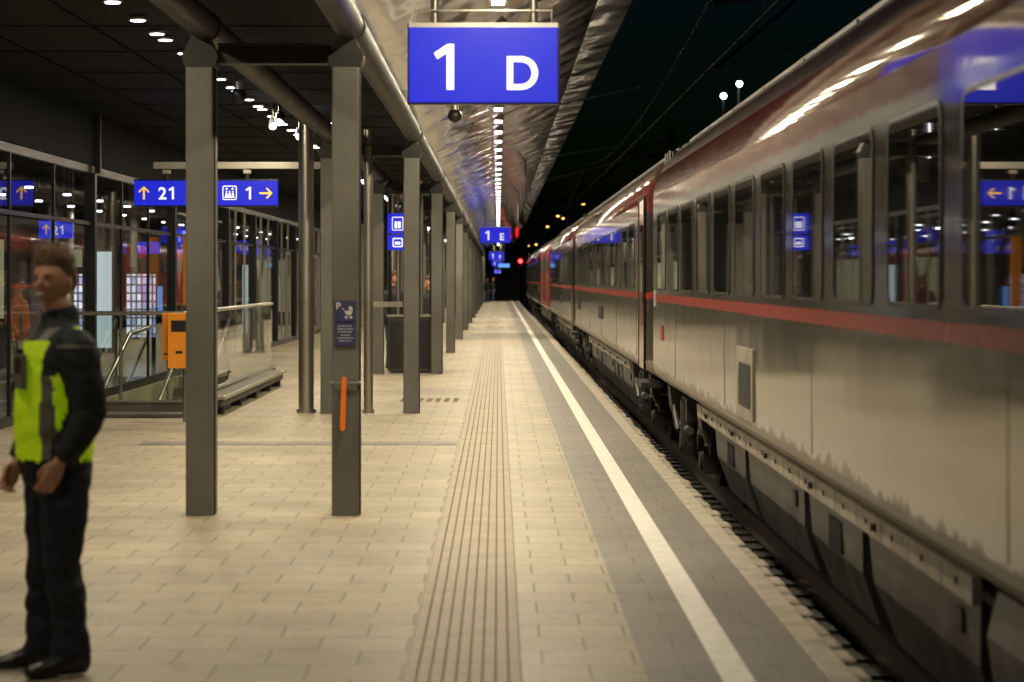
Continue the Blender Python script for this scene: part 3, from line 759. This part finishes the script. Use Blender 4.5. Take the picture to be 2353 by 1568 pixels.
def tubebm(bm,pts,rad,seg=18,side=Vector((1,0,0))):
    rings=[]; n=len(pts); P=[Vector(p) for p in pts]
    for i in range(n):
        t=(P[min(i+1,n-1)]-P[max(i-1,0)]).normalized()
        u=(side-t*side.dot(t)).normalized(); v=t.cross(u)
        r=rad[i]; ra,rb=(r if hasattr(r,'__len__') else (r,r))
        rings.append([bm.verts.new(P[i]+u*ra*math.cos(2*math.pi*k/seg)+v*rb*math.sin(2*math.pi*k/seg)) for k in range(seg)])
    for i in range(n-1):
        for k in range(seg):
            bm.faces.new((rings[i][k],rings[i][(k+1)%seg],rings[i+1][(k+1)%seg],rings[i+1][k]))
    for R,end,sg in((rings[0],P[0]-(P[1]-P[0]).normalized()*min(rad[0] if not hasattr(rad[0],'__len__') else min(rad[0]),.02)*.6,-1),(rings[-1],P[-1]+(P[-1]-P[-2]).normalized()*min(rad[-1] if not hasattr(rad[-1],'__len__') else min(rad[-1]),.02)*.6,1)):
        c=bm.verts.new(end)
        for k in range(seg):
            bm.faces.new((R[k],R[(k+1)%seg],c) if sg>0 else (R[(k+1)%seg],R[k],c))
def remesh(bm,voxel,smooth=3):
    bmesh.ops.recalc_face_normals(bm,faces=bm.faces)
    me=bpy.data.meshes.new('tmp'); bm.to_mesh(me); bm.free()
    ob=bpy.data.objects.new('tmp',me); COL.objects.link(ob)
    r=ob.modifiers.new('r','REMESH'); r.mode='VOXEL'; r.voxel_size=voxel
    s_=ob.modifiers.new('s','SMOOTH'); s_.factor=.5; s_.iterations=smooth
    dg=bpy.context.evaluated_depsgraph_get(); dg.update()
    out=bpy.data.meshes.new_from_object(ob.evaluated_get(dg))
    bpy.data.objects.remove(ob); bpy.data.meshes.remove(me)
    return out
def finish(me,name,parent,mats,cls=None):
    me.materials.clear()
    for k in mats: me.materials.append(M[k])
    for p_ in me.polygons:
        p_.use_smooth=True
        p_.material_index=cls(p_.center,p_.normal) if cls else 0
    o=bpy.data.objects.new(name,me); COL.objects.link(o); o.parent=parent; return o

def hand(parent,pos,side,tilt=(0,0,0),name='hand'):
    bm=bmesh.new(); s_=-side
    tubebm(bm,[(0,0,.05),(0,0,.0),(0,0,-.03),(0,0,-.075),(0,0,-.098)],[(.024,.03),(.021,.027),(.017,.036),(.015,.041),(.011,.037)],14)
    for (y,L,r,e_) in((-.029,.074,.0095,0),(-.010,.082,.0098,.08),(.010,.076,.0093,.14),(.028,.060,.0082,.2)):
        p0=Vector((0,y*.9,-.085)); pts=[p0]
        a=[.5+e_,1.25+e_,1.95+e_]; l=[L*.45,L*.32,L*.26]; p_=Vector((0,y,-.10)); pts.append(p_.copy())
        for q in range(3):
            p_=p_+Vector((s_*math.sin(a[q]),y*.12,-math.cos(a[q])))*l[q]; pts.append(p_.copy())
        tubebm(bm,pts,[r,r,r*.98,r*.92,r*.75],10)
    tubebm(bm,[(0,-.022,-.02),(s_*.012,-.042,-.045),(s_*.026,-.046,-.072),(s_*.038,-.038,-.094)],[.014,.0125,.011,.008],10,side=Vector((0,0,1)))
    me=remesh(bm,.0042,2)
    o=finish(me,name,parent,['skin']); o.location=pos; o.rotation_euler=tilt
    return o

def segd(p,a,b_):
    ab=b_-a; t=max(0,min(1,(p-a).dot(ab)/ab.length_squared)); return (p-(a+ab*t)).length

def head(parent,pos,rz=0,tilt=0,hair='hairm'):
    h=empty('head',pos); h.parent=parent; h.rotation_euler=(tilt,0,rz)
    def shape(x,y,z):
        X=.076*x;Y=.096*y;Z=.118*z
        if z<0:
            k=(-z)**1.4; X*=1-.30*k
            if y>0: Y*=1-.45*k
            else: Y*=1-.10*k
        if y<0:
            Y*=.93
            g=lambda cx,cz,sx,szz:math.exp(-((X-cx)/sx)**2-((Z-cz)/szz)**2)
            f=min(1,max(0,-y*2))
            Y-=f*.024*g(0,-.022,.011,.016); Y-=f*.012*g(0,.0,.008,.022)
            Y-=f*.004*(g(.03,.024,.02,.008)+g(-.03,.024,.02,.008))
            Y+=f*.009*(g(.03,.004,.015,.011)+g(-.03,.004,.015,.011))
            Y-=f*.007*(g(.038,-.03,.018,.018)+g(-.038,-.03,.018,.018))
            Y-=f*.006*g(0,-.062,.022,.012); Y-=f*.010*g(0,-.098,.022,.016)
        return (X,Y,Z)
    m_=MB(); seg,R=56,44; vs=[];fs=[]
    for j in range(R+1):
        th=math.pi*j/R
        for i in range(seg):
            a=2*math.pi*i/seg; vs.append(shape(math.sin(th)*math.cos(a),math.sin(th)*math.sin(a),math.cos(th)))
    for j in range(R):
        for i in range(seg): fs.append((j*seg+i,(j+1)*seg+i,(j+1)*seg+(i+1)%seg,j*seg+(i+1)%seg))
    m_.add(vs,fs,'skin',True)
    for sx in(-1,1):
        m_.sph((sx*.0765,.008,-.012),(.009,.020,.032),'skin',12); m_.sph((sx*.083,.004,-.008),(.005,.014,.022),'skin',10)
        m_.sph((sx*.030,-.0735,.003),(.014,.010,.0075),'eyew',12); m_.sph((sx*.031-.002,-.0815,.003),(.0065,.004,.006),'shoe',10)
        m_.sph((sx*.031,-.0855,.022),(.018,.005,.004),hair,10)
        m_.sph((sx*.031,-.0775,.0115),(.016,.007,.003),'skin',10)
    m_.sph((0,-.0885,-.057),(.027,.007,.0095),'lip',12); m_.sph((0,-.0945,-.057),(.022,.0035,.005),'teeth',12)
    m_.build('face',parent=h)
    m_=MB(); seg,R=72,52; vs=[];fs=[]
    for j in range(R+1):
        th=math.pi*j/R
        for i in range(seg):
            a=2*math.pi*i/seg; x,y,z=math.sin(th)*math.cos(a),math.sin(th)*math.sin(a),math.cos(th)
            v=Vector(shape(x,y,z))
            if y<-.45: low=.50
            elif y<0: low=.50-(.45+y)*.9
            else: low=.095-.62*min(1,y*1.3)
            k=max(-.4,min(1,(z-low)*3.2))
            nn=noise.noise(Vector((x*5,y*5,z*5)))*.6+noise.noise(Vector((x*14,y*14,z*9)))*.5+noise.noise(Vector((x*30,y*30,z*14)))*.25
            amt=(.019+.014*nn+ (.012 if z>.5 else 0))*k
            vs.append(v*(1+amt/.095))
    for j in range(R):
        for i in range(seg): fs.append((j*seg+i,(j+1)*seg+i,(j+1)*seg+(i+1)%seg,j*seg+(i+1)%seg))
    m_.add(vs,fs,hair,True); m_.build('hair',parent=h)
    return h

def person(name,loc,rot,style,voxel=.012,headrot=0,scale=1,armL=None,armR=None,headtilt=0):
    e=empty(name,loc,rot); e.scale=(scale,)*3
    V=Vector; bm=bmesh.new()
    tubebm(bm,[(0,.0,.80),(0,.0,.86),(0,-.005,.95),(0,-.014,1.06),(0,-.016,1.18),(0,-.008,1.30),(0,.002,1.38),(0,.012,1.435),(0,.018,1.47),(0,.018,1.50),(0,.012,1.535)],
        [(.172,.138),(.185,.152),(.190,.163),(.186,.162),(.19,.154),(.20,.144),(.192,.122),(.145,.088),(.088,.082),(.076,.078),(.071,.074)],28)
    tubebm(bm,[(0,.005,.74),(0,.005,.80),(0,.005,.88)],[(.14,.105),(.165,.12),(.165,.12)],24)
    L=[(.095,.005,.84),(.10,.0,.66),(.105,-.01,.48),(.11,.008,.34),(.118,.018,.20),(.122,.02,.075)]
    R_=[(-.095,.005,.84),(-.10,.0,.66),(-.108,-.012,.48),(-.115,-.01,.34),(-.125,-.01,.20),(-.13,-.01,.075)]
    rd=[(.098,.112),(.090,.102),(.073,.080),(.070,.082),(.064,.074),(.070,.088)]
    tubebm(bm,L,rd,20); tubebm(bm,R_,rd,20)
    for (x,y,ax) in((.122,.02,.03),(-.13,-.01,-.04)):
        tubebm(bm,[(x,y+.075,.045),(x,y+.03,.055),(x+ax*.3,y-.05,.052),(x+ax*.6,y-.13,.038),(x+ax,y-.20,.03)],[(.038,.042),(.046,.055),(.046,.048),(.050,.036),(.036,.026)],16)
    aL=armL or [(.165,.01,1.405),(.213,.016,1.36),(.243,.04,1.24),(.258,.058,1.11),(.25,.005,.995),(.228,-.055,.915)]
    aR=armR or [(-.165,.01,1.405),(-.215,.012,1.36),(-.245,.03,1.24),(-.262,.04,1.10),(-.258,-.02,.99),(-.235,-.08,.89)]
    ar=[(.075,.08),(.080,.088),(.071,.082),(.066,.074),(.058,.063),(.047,.050)]
    tubebm(bm,aL,ar,18); tubebm(bm,aR,ar,18)
    me=remesh(bm,voxel,3)
    for v in me.vertices:
        c=v.co
        amp=.008 if c.z>.1 else 0
        if .1<c.z<.45: amp=.012
        nn=noise.noise(V((c.x*7,c.y*7,c.z*13)))+.6*noise.noise(V((c.x*16,c.y*16,c.z*28+3)))
        v.co=c+v.normal*nn*amp
    AL=[V(p_) for p_ in aL]; AR=[V(p_) for p_ in aR]
    def cls(c,n_):
        da=min(min(segd(c,A[i],A[i+1]) for i in range(1,5)) for A in(AL,AR))
        arm=da<.096 and abs(c.x)>.165+ (0.02 if c.z>1.2 else .0) or (da<.07)
        if c.z<.07 : return 3
        if arm:
            if 1.378<c.z<1.386 : return 4
            return 0
        if c.z<.835: return 2
        if c.z<.90: return 0
        if c.z>1.455: return 0
        if c.z>1.40 and c.y<.03 : 
            return 4 if .07<abs(c.x)<.115 else 0
        if c.y<0:
            if c.z>1.26 and abs(c.x)>.14: return 0
            return 4 if .138<abs(c.x)<.175 and c.z<1.5 else 1
        return 1 if c.y>.045 or c.z<1.2 else 4
    mats={'vest':['navy','hiv','trou','shoe','vgrey'],'orange':['hio','hio','trou','shoe','vgrey'],'dark':['coatb','coatb','jean','shoe','coatb'],'jean':['navy','navy','jean','shoe','navy']}[style]
    finish(me,'body',e,mats,cls)
    nb=bmesh.new(); tubebm(nb,[(0,.012,1.47),(0,.008,1.53),(0,.0,1.59)],[.058,.055,.054],16); nm=bpy.data.meshes.new('neck'); nb.to_mesh(nm); nb.free(); finish(nm,'neck',e,['skin'])
    lw=AL[-1]; rw=AR[-1]
    dl=(AL[-1]-AL[-2]).normalized(); dr=(AR[-1]-AR[-2]).normalized()
    hand(e,lw+dl*.02,1,(-.5,0,-.15),'left_hand'); hand(e,rw+dr*.02,-1,(-.5,0,.1),'right_hand')
    head(e,(0,-.012,1.652),headrot,headtilt)
    return e
man=person('man',(-1.865,10.2,0),math.radians(-60),'vest',headrot=math.radians(34))
m_=MB(); m_.box(.01,.10,-.186,-.162,1.20,1.345,'vgrey'); m_.box(.02,.09,-.192,-.1865,1.27,1.33,'cab'); m_.box(.035,.06,-.19,-.16,1.345,1.37,'black'); m_.build('radio_pouch',parent=man,bevel=.006)
m_=MB(); m_.box(.175,.186,-.05,.05,.62,.72,'trou'); m_.build('thigh_pocket',parent=man,bevel=.004)
person('traveller',(-6.1,54.5,0),math.radians(150),'jean',voxel=.02,scale=.96)
person('traveller',(-6.75,34,0),math.radians(80),'orange',voxel=.02,scale=.95)
person('traveller',(-1.91,44.3,0),math.radians(50),'dark',voxel=.02,scale=1.0,armL=[(.165,.01,1.405),(.215,.012,1.36),(.24,.0,1.24),(.24,-.02,1.14),(.20,-.16,1.22),(.14,-.26,1.30)])
person('traveller',(-1.28,44.9,0),math.radians(-50),'dark',voxel=.02,scale=.95)
person('traveller',(-.38,176,0),math.radians(90),'dark',voxel=.025,scale=.98)
person('traveller',(-.75,168,0),math.radians(-30),'jean',voxel=.025,scale=.95)

# ------------------------------------------------------------ world, sun, camera
W=bpy.data.worlds.new('World'); S.world=W; W.use_nodes=True
nt=W.node_tree; bg=nt.nodes['Background']; sky=nt.nodes.new('ShaderNodeTexSky'); sky.sky_type='NISHITA'; sky.sun_disc=False
sky.sun_elevation=math.radians(1); sky.sun_rotation=math.radians(200)
mx=nt.nodes.new('ShaderNodeMix'); mx.data_type='RGBA'; mx.blend_type='MULTIPLY'; mx.inputs['Factor'].default_value=1; mx.inputs['B'].default_value=(.10,.42,1.0,1)
nt.links.new(sky.outputs[0],mx.inputs['A']); nt.links.new(mx.outputs['Result'],bg.inputs['Color']); bg.inputs['Strength'].default_value=.006
sl=bpy.data.lights.new('sun','SUN'); sl.energy=.01; sl.angle=math.radians(.5); sl.color=(1,.93,.85); so=bpy.data.objects.new('sun',sl); COL.objects.link(so)
so.rotation_euler=(math.radians(89),0,math.radians(-20)); so.location=(0,0,30)
cd=bpy.data.cameras.new('camera'); co=bpy.data.objects.new('camera',cd); COL.objects.link(co)
co.location=(0,0,1.66); co.rotation_euler=(math.radians(90),0,0)
cd.lens=85; cd.sensor_width=36; cd.shift_x=.0134; cd.shift_y=-.061; cd.clip_end=3000; cd.clip_start=.1
cd.dof.use_dof=True; cd.dof.focus_distance=27; cd.dof.aperture_fstop=2.9
S.camera=co
